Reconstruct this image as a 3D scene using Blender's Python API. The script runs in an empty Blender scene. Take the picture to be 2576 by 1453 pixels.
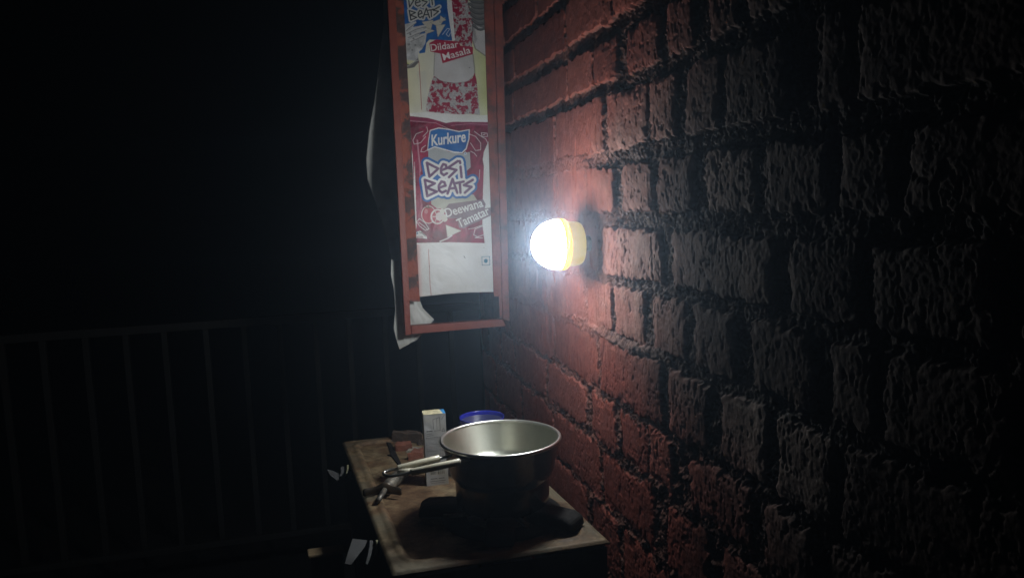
import bpy, bmesh, math, random
import numpy as np
from mathutils import Vector, Matrix

scene = bpy.context.scene
R_ = math.radians
rng = np.random.default_rng(7)
random.seed(7)

# ------------------------------------------------------------------ camera
STOVE_Z = 0.80
CAM_Z = STOVE_Z + 0.46
CAM = np.array([0., 0., CAM_Z])
FPX, CX, CY = 1950., 1288., 726.5           # focal length and centre for a picture 2576 wide
PITCH, ROLL = R_(6.53), R_(2.1)
_U0 = np.array([0, math.sin(PITCH), math.cos(PITCH)])
FW = np.array([0, math.cos(PITCH), -math.sin(PITCH)])
RT = math.cos(ROLL)*np.array([1., 0, 0]) - math.sin(ROLL)*_U0
UP = math.sin(ROLL)*np.array([1., 0, 0]) + math.cos(ROLL)*_U0
cd = bpy.data.cameras.new('camera')
cd.sensor_width = 36.0
cd.lens = 36.0*FPX/2576.0
cd.clip_start = 0.02
cd.clip_end = 500.0
cam = bpy.data.objects.new('camera', cd)
scene.collection.objects.link(cam)
M = Matrix.Identity(4)
for i in range(3):
    M[i][0], M[i][1], M[i][2], M[i][3] = RT[i], UP[i], -FW[i], CAM[i]
cam.matrix_world = M
scene.camera = cam

# ------------------------------------------------------------------ night sky, exposure
world = bpy.data.worlds.new('World')
scene.world = world
world.use_nodes = True
wn = world.node_tree.nodes
sky = wn.new('ShaderNodeTexSky')
sky.sky_type = 'NISHITA'
sky.sun_disc = False
sky.sun_elevation = R_(-6.0)
sky.sun_rotation = R_(200)
wn['Background'].inputs['Strength'].default_value = 0.05
world.node_tree.links.new(sky.outputs['Color'], wn['Background'].inputs['Color'])
scene.view_settings.view_transform = 'Standard'
scene.view_settings.look = 'None'
scene.view_settings.exposure = 0.0
scene.view_settings.gamma = 1.0
scene.cycles.max_bounces = 6
scene.cycles.sample_clamp_indirect = 4.0
LAMP_STRENGTH = 120.0

# ------------------------------------------------------------------ picture rays -> points on real planes
def ray(x, y):
    return FW + RT*(x-CX)/FPX - UP*(y-CY)/FPX
K = 2576/3840.0
def rays(xs, ys):                           # source-photo pixels (3840 wide), arrays
    a = (np.asarray(xs)*K-CX)/FPX; b = (np.asarray(ys)*K-CY)/FPX
    return FW[None]+RT[None]*a[:, None]-UP[None]*b[:, None]
def on_z(x, y, z):
    q = ray(x, y); return CAM + q*((z-CAM_Z)/q[2])
def on_plane(x, y, P0, n):
    q = ray(x, y); return CAM + q*(np.dot(P0-CAM, n)/np.dot(q, n))
def at_depth(x, y, d):
    q = ray(x, y); return CAM + q*d
def proj(P):
    v = np.asarray(P)-CAM; z = v@FW
    return CX+FPX*(v@RT)/z, CY-FPX*(v@UP)/z

_q = ray(771, 522)
WD = np.array([_q[0], _q[1], 0]); WD /= np.linalg.norm(WD)     # along the brick wall, away from us
WN = np.array([-WD[1], WD[0], 0])                              # out of the wall, into the room
WALL_P = CAM + np.array([-WN[0], -WN[1], 0])*0.4187
def on_wall(x, y): return on_plane(x, y, WALL_P, WN)
def wall_s(P): return float(np.dot(P-WALL_P, WD))
def wall_pt(s, z, h=0.0):
    return WALL_P*np.array([1, 1, 0]) + WD*s + WN*h + np.array([0, 0, z])
ZV = np.array([0, 0, 1.])

# ------------------------------------------------------------------ mesh helpers
def link(o, parent=None):
    scene.collection.objects.link(o)
    if parent is not None:
        o.parent = parent
        o.matrix_parent_inverse = Matrix.Translation(-Vector(parent.location))
    return o
def empty(name, loc, label, cat, group=None):
    o = bpy.data.objects.new(name, None)
    o.empty_display_size = 0.05
    o.location = loc
    scene.collection.objects.link(o)
    tag(o, label, cat, group)
    return o
def tag(o, label=None, cat=None, group=None, kind=None):
    if label: o['label'] = label
    if cat: o['category'] = cat
    if group: o['group'] = group
    if kind: o['kind'] = kind
    return o
def obj(name, bm, mat, parent=None, smooth=False, bevel=0.0, seg=2, mats=None):
    bmesh.ops.recalc_face_normals(bm, faces=bm.faces[:])
    me = bpy.data.meshes.new(name)
    bm.to_mesh(me); bm.free()
    for m in (mats or [mat]): me.materials.append(m)
    if smooth:
        me.polygons.foreach_set('use_smooth', [True]*len(me.polygons))
    o = bpy.data.objects.new(name, me)
    link(o, parent)
    if bevel:
        b = o.modifiers.new('bevel', 'BEVEL'); b.width = bevel; b.segments = seg
        b.limit_method = 'ANGLE'; b.angle_limit = R_(35)
    return o
def add_hexa(bm, pts, mi=0):                # 8 points: bottom ring 0-3, top ring 4-7
    v = [bm.verts.new(p) for p in pts]
    for f in ((3, 2, 1, 0), (4, 5, 6, 7), (0, 1, 5, 4), (1, 2, 6, 5), (2, 3, 7, 6), (3, 0, 4, 7)):
        bm.faces.new([v[i] for i in f]).material_index = mi
def add_box(bm, c, ax, ay, az, mi=0):       # centre and three half axes
    c, ax, ay, az = map(np.asarray, (c, ax, ay, az))
    add_hexa(bm, [c-ax-ay-az, c+ax-ay-az, c+ax+ay-az, c-ax+ay-az, c-ax-ay+az, c+ax-ay+az, c+ax+ay+az, c-ax+ay+az], mi)
def add_prism(bm, ring, d):                 # polygon ring of 3-D points pushed along d
    a = [bm.verts.new(p) for p in ring]; b = [bm.verts.new(np.asarray(p)+d) for p in ring]
    n = len(a)
    bm.faces.new(a); bm.faces.new(b[::-1])
    for i in range(n): bm.faces.new([a[i], a[(i+1) % n], b[(i+1) % n], b[i]])
def add_tube(bm, path, rad, seg=12, cap=True, flat=None):
    path = [np.asarray(p, float) for p in path]
    rad = rad if hasattr(rad, '__len__') else [rad]*len(path)
    rings = []; prev = None
    for i, p in enumerate(path):
        t = path[min(i+1, len(path)-1)]-path[max(i-1, 0)]; t /= np.linalg.norm(t)
        if prev is None:
            a = np.cross(t, ZV if abs(t[2]) < .9 else np.array([1., 0, 0]))
        else:
            a = prev-t*np.dot(prev, t)
        a /= np.linalg.norm(a); prev = a; b = np.cross(t, a)
        fa, fb = flat or (1, 1)
        rings.append([bm.verts.new(p+rad[i]*(fa*a*math.cos(k*2*math.pi/seg)+fb*b*math.sin(k*2*math.pi/seg))) for k in range(seg)])
    for r0, r1 in zip(rings, rings[1:]):
        for k in range(seg): bm.faces.new([r0[k], r0[(k+1) % seg], r1[(k+1) % seg], r1[k]])
    if cap: bm.faces.new(rings[0][::-1]); bm.faces.new(rings[-1])
def add_lathe(bm, prof, c, axis=(0, 0, 1), seg=64, close=False):
    axis = np.asarray(axis, float); axis /= np.linalg.norm(axis)
    a = np.cross(axis, [0, 0, 1.] if abs(axis[2]) < .9 else [1., 0, 0]); a /= np.linalg.norm(a); b = np.cross(axis, a)
    rings = []
    for r, h in prof:
        c0 = np.asarray(c)+axis*h
        if r < 1e-6: rings.append([bm.verts.new(c0)])
        else: rings.append([bm.verts.new(c0+r*(a*math.cos(k*2*math.pi/seg)+b*math.sin(k*2*math.pi/seg))) for k in range(seg)])
    pairs = list(zip(rings, rings[1:])) + ([(rings[-1], rings[0])] if close else [])
    for r0, r1 in pairs:
        for k in range(seg):
            q = [r0[k % len(r0)], r0[(k+1) % len(r0)], r1[(k+1) % len(r1)], r1[k % len(r1)]]
            u = []
            for v in q:
                if v not in u: u.append(v)
            if len(u) > 2: bm.faces.new(u)
def grid_mesh(name, X, col=None, mat=None, parent=None, smooth=True, attrs=None):   # X: (nj, ni, 3)
    nj, ni = X.shape[:2]
    idx = np.arange(nj*ni).reshape(nj, ni)
    q = np.stack([idx[:-1, :-1], idx[:-1, 1:], idx[1:, 1:], idx[1:, :-1]], -1).reshape(-1, 4)
    me = bpy.data.meshes.new(name)
    me.vertices.add(nj*ni); me.vertices.foreach_set('co', X.astype(np.float32).ravel())
    nf = len(q)
    me.loops.add(nf*4); me.loops.foreach_set('vertex_index', q.astype(np.int32).ravel())
    me.polygons.add(nf); me.polygons.foreach_set('loop_start', np.arange(0, nf*4, 4, dtype=np.int32))
    me.polygons.foreach_set('use_smooth', np.full(nf, smooth))
    me.update(calc_edges=True)
    if col is not None:
        a = me.color_attributes.new('print', 'FLOAT_COLOR', 'POINT')
        c4 = np.ones((nj*ni, 4), np.float32); c4[:, :3] = col.reshape(-1, 3)
        a.data.foreach_set('color', c4.ravel())
    for k, v in (attrs or {}).items():
        a = me.attributes.new(k, 'FLOAT', 'POINT'); a.data.foreach_set('value', v.astype(np.float32).ravel())
    if mat: me.materials.append(mat)
    o = bpy.data.objects.new(name, me)
    return link(o, parent)

# ------------------------------------------------------------------ numpy noise
def vnoise(x, y, seed):
    t = np.random.default_rng(seed).random((256, 256))
    xi = np.floor(x).astype(int); yi = np.floor(y).astype(int)
    fx = x-xi; fy = y-yi; fx = fx*fx*fx*(fx*(fx*6-15)+10); fy = fy*fy*fy*(fy*(fy*6-15)+10)
    x0, x1, y0, y1 = xi & 255, (xi+1) & 255, yi & 255, (yi+1) & 255
    return (t[y0, x0]*(1-fx)+t[y0, x1]*fx)*(1-fy)+(t[y1, x0]*(1-fx)+t[y1, x1]*fx)*fy
def fbm(x, y, seed, octv=4, gain=.5):
    a = 1.; s = 0.; tot = 0.; c, sn = math.cos(.6), math.sin(.6)
    for k in range(octv):
        s = s+a*vnoise(x, y, seed+k); tot += a; a *= gain
        x, y = (x*c-y*sn)*2.03+17.3, (x*sn+y*c)*2.03+5.1
    return s/tot-.5
def sstep(a, b, x):
    t = np.clip((x-a)/(b-a), 0, 1); return t*t*(3-2*t)

# ------------------------------------------------------------------ materials
def mat(name, base, rough=.6, metal=0., noise=None, bump=0., bscale=60., spec=.5, stops=None, nscale=8., detail=6., coat=0., trans=0., distort=0.):
    m = bpy.data.materials.new(name); m.use_nodes = True
    nt = m.node_tree; b = nt.nodes['Principled BSDF']
    b.inputs['Base Color'].default_value = (*base, 1)
    b.inputs['Roughness'].default_value = rough; b.inputs['Metallic'].default_value = metal
    b.inputs['Specular IOR Level'].default_value = spec
    b.inputs['Coat Weight'].default_value = coat
    b.inputs['Transmission Weight'].default_value = trans
    tc = nt.nodes.new('ShaderNodeTexCoord')
    if stops:
        n = nt.nodes.new('ShaderNodeTexNoise'); n.inputs['Scale'].default_value = nscale; n.inputs['Detail'].default_value = detail
        n.inputs['Roughness'].default_value = .65; n.inputs['Distortion'].default_value = distort
        r = nt.nodes.new('ShaderNodeValToRGB')
        while len(r.color_ramp.elements) < len(stops): r.color_ramp.elements.new(.5)
        for e, (p, c) in zip(r.color_ramp.elements, stops): e.position = p; e.color = (*c, 1)
        nt.links.new(tc.outputs['Object'], n.inputs['Vector'])
        nt.links.new(n.outputs['Fac'], r.inputs['Fac']); nt.links.new(r.outputs['Color'], b.inputs['Base Color'])
    if bump:
        n2 = nt.nodes.new('ShaderNodeTexNoise'); n2.inputs['Scale'].default_value = bscale; n2.inputs['Detail'].default_value = 8
        bp = nt.nodes.new('ShaderNodeBump'); bp.inputs['Strength'].default_value = bump; bp.inputs['Distance'].default_value = .004
        nt.links.new(tc.outputs['Object'], n2.inputs['Vector']); nt.links.new(n2.outputs['Fac'], bp.inputs['Height'])
        nt.links.new(bp.outputs['Normal'], b.inputs['Normal'])
    return m
def print_mat(name, rough=.4, dirt=.12, spec=.4):
    m = bpy.data.materials.new(name); m.use_nodes = True
    nt = m.node_tree; b = nt.nodes['Principled BSDF']
    at = nt.nodes.new('ShaderNodeAttribute'); at.attribute_name = 'print'
    n = nt.nodes.new('ShaderNodeTexNoise'); n.inputs['Scale'].default_value = 18; n.inputs['Detail'].default_value = 8
    tc = nt.nodes.new('ShaderNodeTexCoord'); nt.links.new(tc.outputs['Object'], n.inputs['Vector'])
    r = nt.nodes.new('ShaderNodeValToRGB'); r.color_ramp.elements[0].position = .3; r.color_ramp.elements[1].position = .62
    r.color_ramp.elements[0].color = (1-dirt*2, 1-dirt*2.2, 1-dirt*2.6, 1); r.color_ramp.elements[1].color = (1, 1, 1, 1)
    mx = nt.nodes.new('ShaderNodeMix'); mx.data_type = 'RGBA'; mx.blend_type = 'MULTIPLY'; mx.inputs[0].default_value = 1
    nt.links.new(n.outputs['Fac'], r.inputs['Fac']); nt.links.new(at.outputs['Color'], mx.inputs[6]); nt.links.new(r.outputs['Color'], mx.inputs[7])
    nt.links.new(mx.outputs[2], b.inputs['Base Color'])
    b.inputs['Roughness'].default_value = rough; b.inputs['Specular IOR Level'].default_value = spec
    n2 = nt.nodes.new('ShaderNodeTexNoise'); n2.inputs['Scale'].default_value = 13; n2.inputs['Detail'].default_value = 3; n2.inputs['Distortion'].default_value = 1.2
    bp = nt.nodes.new('ShaderNodeBump'); bp.inputs['Strength'].default_value = .5; bp.inputs['Distance'].default_value = .006
    nt.links.new(tc.outputs['Object'], n2.inputs['Vector']); nt.links.new(n2.outputs['Fac'], bp.inputs['Height']); nt.links.new(bp.outputs['Normal'], b.inputs['Normal'])
    return m
def emis(name, col, st):
    m = bpy.data.materials.new(name); m.use_nodes = True
    b = m.node_tree.nodes['Principled BSDF']
    b.inputs['Base Color'].default_value = (*[min(1, c) for c in col], 1)
    b.inputs['Emission Color'].default_value = (*col, 1); b.inputs['Emission Strength'].default_value = st
    b.inputs['Roughness'].default_value = .4
    return m

M_paint = mat('flaking_orange_paint', (.35, .07, .03), .5, stops=[(.20, (.06, .03, .025)), (.27, (.12, .045, .03)), (.31, (.21, .044, .028)), (.7, (.29, .07, .042))], nscale=26, bump=.25, bscale=140, distort=.4)
M_flange = mat('rusted_flange', (.09, .045, .035), .7, stops=[(.42, (.055, .03, .027)), (.52, (.10, .045, .035)), (.56, (.26, .062, .036)), (.7, (.32, .08, .042))], nscale=22, bump=.4, bscale=120, distort=.6)
M_rflange = mat('dull_red_flange', (.25, .06, .04), .6, stops=[(.35, (.10, .04, .03)), (.55, (.26, .06, .04)), (.7, (.34, .08, .05))], nscale=25, bump=.3, bscale=120)
M_vinyl_back = mat('vinyl_back', (.42, .42, .39), .5, stops=[(.3, (.45, .44, .40)), (.7, (.68, .68, .64))], nscale=12, bump=.15, bscale=40)
M_steel = mat('pan_steel', (.50, .50, .43), .37, 1.0, stops=[(.3, (.60, .60, .51)), (.7, (.80, .80, .70))], nscale=9, bump=.04, bscale=200)
_b = M_steel.node_tree.nodes['Principled BSDF']; _b.inputs['Anisotropic'].default_value = .8; _b.inputs['Anisotropic Rotation'].default_value = .25; _t = M_steel.node_tree.nodes.new('ShaderNodeTangent'); _t.direction_type = 'RADIAL'; _t.axis = 'Z'; M_steel.node_tree.links.new(_t.outputs['Tangent'], _b.inputs['Tangent'])
M_soot = mat('sooty_steel', (.16, .12, .10), .19, .95, stops=[(.35, (.03, .025, .022)), (.52, (.10, .08, .068)), (.75, (.24, .19, .15))], nscale=14, bump=.12, bscale=90)
M_chrome = mat('bright_wire', (.75, .74, .70), .33, 1.0, bump=.03)
M_cream = mat('cream_plastic', (.72, .66, .46), .25, stops=[(.3, (.60, .52, .32)), (.5, (.82, .77, .60))], nscale=18, coat=.3)
M_iron = mat('black_cast_iron', (.016, .014, .013), .8, .3, bump=.6, bscale=90)
M_zinc = mat('dull_zinc', (.32, .29, .24), .5, .7, stops=[(.35, (.10, .09, .08)), (.6, (.36, .33, .27))], nscale=45, bump=.2)
M_grey = mat('greyed_handle', (.1, .1, .1), .6, .2, stops=[(.3, (.02, .02, .02)), (.7, (.045, .045, .048))], nscale=30, bump=.1)
M_brass = mat('tarnished_brass', (.13, .125, .07), .5, .6, bump=.1)
M_darkbody = mat('stove_side_paint', (.035, .032, .03), .6, .2, stops=[(.35, (.018, .016, .015)), (.65, (.05, .042, .036))], nscale=10, bump=.2)
M_rail = mat('weathered_rail_paint', (.028, .026, .023), .7, bump=.1)
M_ground = mat('trodden_earth', (.03, .027, .024), .95, stops=[(.3, (.018, .016, .014)), (.7, (.04, .035, .03))], nscale=3, bump=.5, bscale=20)
M_brickbit = mat('brick_fragment', (.22, .085, .055), .9, stops=[(.3, (.13, .055, .04)), (.7, (.28, .10, .06))], nscale=40, bump=.6, bscale=120)
M_greybit = mat('mortar_fragment', (.34, .32, .27), .9, stops=[(.35, (.2, .17, .13)), (.65, (.42, .40, .34))], nscale=40, bump=.5, bscale=120)
M_darkbit = mat('sooty_brick', (.07, .05, .042), .9, stops=[(.3, (.03, .026, .023)), (.75, (.12, .08, .06))], nscale=30, bump=.6, bscale=120)
M_wood = mat('pale_wood', (.3, .2, .12), .7, stops=[(.3, (.18, .12, .06)), (.7, (.28, .21, .13))], nscale=15, bump=.2)
M_blue = mat('blue_plastic', (.02, .025, .30), .25, coat=.3)
M_cup = mat('cloudy_plastic', (.06, .065, .16), .3, stops=[(.35, (.03, .034, .13)), (.7, (.08, .085, .17))], nscale=20)
M_lampbody = mat('yellow_plastic', (.62, .50, .12), .35, coat=.2)
_b = M_lampbody.node_tree.nodes['Principled BSDF']; _b.inputs['Emission Color'].default_value = (1, .70, .05, 1); _b.inputs['Emission Strength'].default_value = .36

# ------------------------------------------------------------------ ground
bm = bmesh.new()
v = [bm.verts.new(p) for p in ((-200, -200, 0), (200, -200, 0), (200, 200, 0), (-200, 200, 0))]; bm.faces.new(v)
tag(obj('ground', bm, M_ground), kind='structure')

# ------------------------------------------------------------------ brick wall (one height field)
SL = [-1.27, -1.05, -.83, -.62, -.42, -.19, .01, .217, .406, .617, .79, .99, 1.2, 1.42, 1.64]
def line_y(sl, x): return 778+sl*(x-1150)
def z_of(sl): return on_wall(2300*K, line_y(sl, 2300)*K)[2]
ZL = [z_of(s) for s in SL]
ROWS = {
 3: [(1930, 2112), (2118, 2284), (2291, 2400), (2424, 2560), (2610, 2760), (2800, 2990)],
 4: [(1926, 2118), (2124, 2215), (2220, 2306), (2341, 2461), (2500, 2590), (2650, 2765), (2800, 2950), (3000, 3160)],
 5: [(1917, 2076), (2083, 2258), (2275, 2415), (2428, 2525), (2564, 2684), (2718, 2930), (3045, 3150)],
 6: [(1900, 2080), (2085, 2198), (2203, 2303), (2334, 2441), (2465, 2595), (2646, 2822), (2857, 3090), (3132, 3330)],
 7: [(1900, 2050), (2056, 2205), (2210, 2240), (2260, 2475), (2518, 2890), (2960, 3200)],
 8: [(1900, 1982), (1985, 2045), (2048, 2116), (2118, 2186), (2200, 2290), (2301, 2410), (2440, 2560), (2596, 2736), (2813, 3020), (3092, 3245)],
 9: [(1910, 2072), (2080, 2238), (2253, 2475), (2501, 2640), (2690, 2850), (2900, 3100)],
 10: [(1930, 2045), (2053, 2193), (2217, 2309), (2328, 2425), (2433, 2510), (2575, 2800), (2850, 3050)],
 11: [(1960, 2075), (2083, 2250), (2261, 2450), (2500, 2640), (2700, 2900)]}
def s_at(x, sl): return wall_s(on_wall(x*K, line_y(sl, x)*K))
S0, S1, Z0, Z1, ST = 0.33, 1.95, 0.50, CAM_Z+0.52, 0.00115
sg = np.arange(S0, S1, ST); zg = np.arange(Z0, Z1, ST)
S, Z = np.meshgrid(sg, zg)
warp_s = .0085*fbm(S*22, Z*22, 11, 3)+.0075*fbm(S*90, Z*90, 14, 3)
warp_z = .0090*fbm(S*22+40, Z*22, 21, 3)+.0085*fbm(S*90+9, Z*90, 24, 3)
lowm = 1-sstep(ZL[10], ZL[8], Z)            # the low courses are the most crumbled
Sw, Zw = S+warp_s*(1+.9*lowm), Z+warp_z*(1+.9*lowm)
D = np.full(S.shape, -.02)                  # signed inside-distance to the nearest brick
off = np.zeros(S.shape); tone = np.full(S.shape, .5)
kr = np.random.default_rng(5)
for k in range(1, len(SL)):
    zt, zb = ZL[k-1]-(.022 if k < 8 else .016)+kr.uniform(-.003, .004), ZL[k]
    smid = (SL[k-1]+SL[k])/2
    segs = []
    if k in ROWS:
        segs = [tuple(sorted((s_at(a, smid), s_at(b, smid)))) for a, b in ROWS[k]]
        lo, hi = min(a for a, b in segs), max(b for a, b in segs)
    else:
        lo = hi = 1.1+kr.uniform(0, .2)
    p = hi+.014
    while p < S1+.2:
        L = kr.choice([.11, .225]); segs.append((p, p+L)); p += L+kr.uniform(.010, .018)
    p = lo-.016
    while p > S0-.2:
        L = kr.choice([.11, .225]); segs.append((p-L, p)); p -= L+kr.uniform(.012, .022)
    for a, b in segs:
        j0, j1 = np.searchsorted(zg, [zb-.03, zt+.03]); i0, i1 = np.searchsorted(sg, [a-.03, b+.03])
        o_, t_, gx, gz = kr.uniform(-.0020, .0015), kr.random(), kr.uniform(-.015, .015), kr.uniform(-.03, .03)
        if j1 <= j0 or i1 <= i0: continue
        sl_ = (slice(j0, j1), slice(i0, i1))
        rr = .006
        dx = np.abs(Sw[sl_]-(a+b)/2)-((b-a)/2-rr); dz = np.abs(Zw[sl_]-(zt+zb)/2)-((zt-zb)/2-rr)
        d = -(np.hypot(np.maximum(dx, 0), np.maximum(dz, 0))+np.minimum(np.maximum(dx, dz), 0)-rr)
        w = d > D[sl_]
        D[sl_] = np.where(w, d, D[sl_])
        off[sl_] = np.where(w, o_+gx*(S[sl_]-(a+b)/2)+gz*(Z[sl_]-(zt+zb)/2), off[sl_])
        tone[sl_] = np.where(w, t_, tone[sl_])
big = fbm(S*5, Z*5, 31, 3)
mid = fbm(S*40, Z*40, 41, 4)
fine = fbm(S*170, Z*170, 51, 4)
streak = fbm(S*330, Z*50, 61, 3)
grit = fbm(S*330, Z*300, 66, 2)
ridge = 1-2*np.abs(fbm(S*150, Z*110, 71, 4, .6))*2
# how rough and how deep: the far end is smeared with old plaster, the near end is bare and eroded
sx = lambda x, sl: s_at(x, sl)
sa, sb = sx(2330, .1), sx(2195, .1)
vert_low = sstep(ZL[4]-.02, ZL[5], Z)*0
lev = sstep(ZL[9]-.06, ZL[8], Z)*(1-sstep(ZL[5], ZL[4], Z))
smooth = sstep(sa, sb, S+.10*big+.03*mid)
fill = smooth*(.15+.80*lev)
rough = 1-.70*smooth*(.35+.65*sstep(ZL[9]-.03, ZL[8], Z))
bricks = sstep(-.0012, .0014, D+.0055*mid*rough+.004*fine*rough)
hb = off*(1-.5*smooth)+rough*(.0006*mid+.00042*fine+.00028*streak+.00045*grit)+.0008*mid+.0003*fine+.0002*grit
pits = sstep(.16, .30, fbm(S*120, Z*75, 81, 3))*rough
hb -= .0013*sstep(.17, .23, fbm(S*230, Z*150, 88, 2))*rough*sstep(-.15, .2, fbm(S*16, Z*16, 89, 2))
hb -= .0012*pits*sstep(.3, .8, fbm(S*14, Z*14, 85, 3)+.75)
edge = sstep(.012, .0, D)
hb -= edge*rough*.0022*np.clip(fbm(S*70, Z*70, 91, 3)+.25, 0, 1)*2
hm = -(.0078+.004*big)*(1-fill)+lowm*(.0035+.010*fbm(S*75, Z*75, 97, 3))+rough*(.0075*fbm(S*60, Z*60, 95, 4)+.0050*(ridge-.55)+.0025*fine)+.002*mid
gl = np.exp(-((Z-ZL[8]+.010+.02*(fbm(S*12, Z*3, 131, 2)))/.011)**2)*sstep(sx(2560, .4), sx(2420, .4), S)*(1-sstep(sx(2130, .4), sx(2040, .4), S))
hm = hm*(1-gl)+gl*(.0005+.0065*fbm(S*120, Z*120, 133, 3))
H = hm*(1-bricks)+hb*bricks
# plaster smears that bridge joints
sm = sstep(.03, .11, fbm(S*22, Z*22, 101, 4)+.14*smooth*lev)
H = np.maximum(H, (-.0035+.003*fine+.002*mid)*sm+(-.05)*(1-sm))*.55+H*.45
cr = np.exp(-(fbm(S*30+.3*Z, Z*4, 111, 3)/.012)**2)*smooth*lev
H -= .0025*cr
H += .006*fbm(S*4, Z*4, 121, 2)-.025*np.maximum(0, .95-S)**2
# wall colour: red wash on the far end and the low courses, bare grey-brown brick further along, near end darkened
redx = 2570+480*sstep(ZL[8], ZL[10], Z)+150*(1-sstep(ZL[5], ZL[4], Z))*0+260*sstep(ZL[5], ZL[3], Z)-130*lev
Ssrc_hi = np.array([sx(x, .1) for x in range(1900, 3700, 60)])[::-1]; xs_hi = np.arange(1900, 3700, 60)[::-1]
XS = np.interp(S, Ssrc_hi, xs_hi)
red = 1-sstep(-420, 420, XS-redx+260*big+200*mid)
falloff = 1-sstep(.60, .95, S+.35*big+.10*mid+.10*(tone-.5))  # near end painted darker to deepen the lamp's falloff
mort = (1-bricks)*(1-.75*fill)
Xw = (WALL_P*np.array([1, 1, 0]))[None, None]+WD[None, None]*S[..., None]+WN[None, None]*H[..., None]+ZV[None, None]*Z[..., None]
m = bpy.data.materials.new('old_brick'); m.use_nodes = True
nt = m.node_tree; b = nt.nodes['Principled BSDF']; b.inputs['Roughness'].default_value = .92; b.inputs['Specular IOR Level'].default_value = .15
def attr(n):
    a = nt.nodes.new('ShaderNodeAttribute'); a.attribute_name = n; return a.outputs['Fac']
def mixc(f, a, c, blend='MIX'):
    x = nt.nodes.new('ShaderNodeMix'); x.data_type = 'RGBA'; x.blend_type = blend
    for i, s_ in ((0, f), (6, a), (7, c)):
        if hasattr(s_, 'is_linked'): nt.links.new(s_, x.inputs[i])
        elif i == 0: x.inputs[0].default_value = s_
        else: x.inputs[i].default_value = (*s_, 1)
    return x.outputs[2]
tc = nt.nodes.new('ShaderNodeTexCoord')
nz = nt.nodes.new('ShaderNodeTexNoise'); nz.inputs['Scale'].default_value = 45; nz.inputs['Detail'].default_value = 8; nz.inputs['Roughness'].default_value = .7
nt.links.new(tc.outputs['Object'], nz.inputs['Vector'])
c1 = mixc(attr('tone'), (.265, .062, .042), (.37, .108, .078))
c2 = mixc(attr('tone'), (.29, .188, .15), (.44, .345, .30))
c = mixc(attr('red'), c2, c1)
c = mixc(attr('mort'), c, mixc(attr('red'), (.17, .155, .145), (.165, .075, .058)))
sm_ = nt.nodes.new('ShaderNodeMath'); sm_.operation = 'MULTIPLY'; sm_.inputs[1].default_value = .88; nt.links.new(attr('falloff'), sm_.inputs[0])
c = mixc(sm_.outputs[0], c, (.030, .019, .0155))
rp = nt.nodes.new('ShaderNodeValToRGB'); rp.color_ramp.elements[0].position = .3; rp.color_ramp.elements[0].color = (.55, .52, .5, 1); rp.color_ramp.elements[1].position = .65
nt.links.new(nz.outputs['Fac'], rp.inputs['Fac'])
c = mixc(1.0, c, rp.outputs['Color'], 'MULTIPLY')
nt.links.new(c, b.inputs['Base Color'])
n3 = nt.nodes.new('ShaderNodeTexNoise'); n3.inputs['Scale'].default_value = 520; n3.inputs['Detail'].default_value = 4
bp = nt.nodes.new('ShaderNodeBump'); bp.inputs['Strength'].default_value = .35; bp.inputs['Distance'].default_value = .0009
nt.links.new(tc.outputs['Object'], n3.inputs['Vector']); nt.links.new(n3.outputs['Fac'], bp.inputs['Height']); nt.links.new(bp.outputs['Normal'], b.inputs['Normal'])
M_brick = m
wall = grid_mesh('brick_wall', Xw, mat=M_brick, attrs={'tone': tone, 'red': red, 'mort': mort, 'falloff': falloff})
# the body of the wall behind the weathered face, joined into the same mesh
bm = bmesh.new(); bm.from_mesh(wall.data)
add_box(bm, wall_pt(.75, (CAM_Z+1.1)/2, -.235), WD*1.48, WN*.125, ZV*((CAM_Z+1.1)/2))
bm.to_mesh(wall.data); bm.free()
tag(wall, 'rough old brick wall with eroded mortar and a red wash, carrying the round lamp', 'brick wall')

# ------------------------------------------------------------------ wall lamp
lp = on_plane(1459, 612, WALL_P+WN*.016, WN)
LS, LZ = wall_s(lp), lp[2]
ax = WN
base = wall_pt(LS, LZ, .016)
RD = .0385
lamp = empty('wall_lamp', base, 'lit round lamp with white dome and yellow base fixed to brick wall', 'lamp')
bm = bmesh.new()
add_lathe(bm, [(0, 0), (.028, 0), (.032, .001), (.0332, .004), (.0352, .022), (.0355, .0255), (0, .0255)], base, ax, 48)
obj('base', bm, M_lampbody, lamp, True)
bm = bmesh.new(); add_tube(bm, [base-WN*.03, base-WN*.0005], [.012, .012], 20); obj('wall_stem', bm, M_zinc, lamp, True)
bm = bmesh.new()
add_lathe(bm, [(.0356, .0245), (.0382, .0252), (RD+.0008, .0275), (RD+.0008, .0350), (.0372, .0358), (.034, .0360)], base, ax, 64)
obj('ring', bm, emis('glowing_yellow_rim', (1.0, .64, .0), 1.2), lamp, True)
bm = bmesh.new()
add_lathe(bm, [(RD*math.cos(t)*.985, .0352+RD*1.08*math.sin(t)) for t in np.linspace(0, math.pi/2-1e-4, 20)]+[(0, .0352+RD*1.08)], base, ax, 64)
obj('dome', bm, emis('lit_diffuser', (.92, .98, 1.0), LAMP_STRENGTH), lamp, True)

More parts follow.
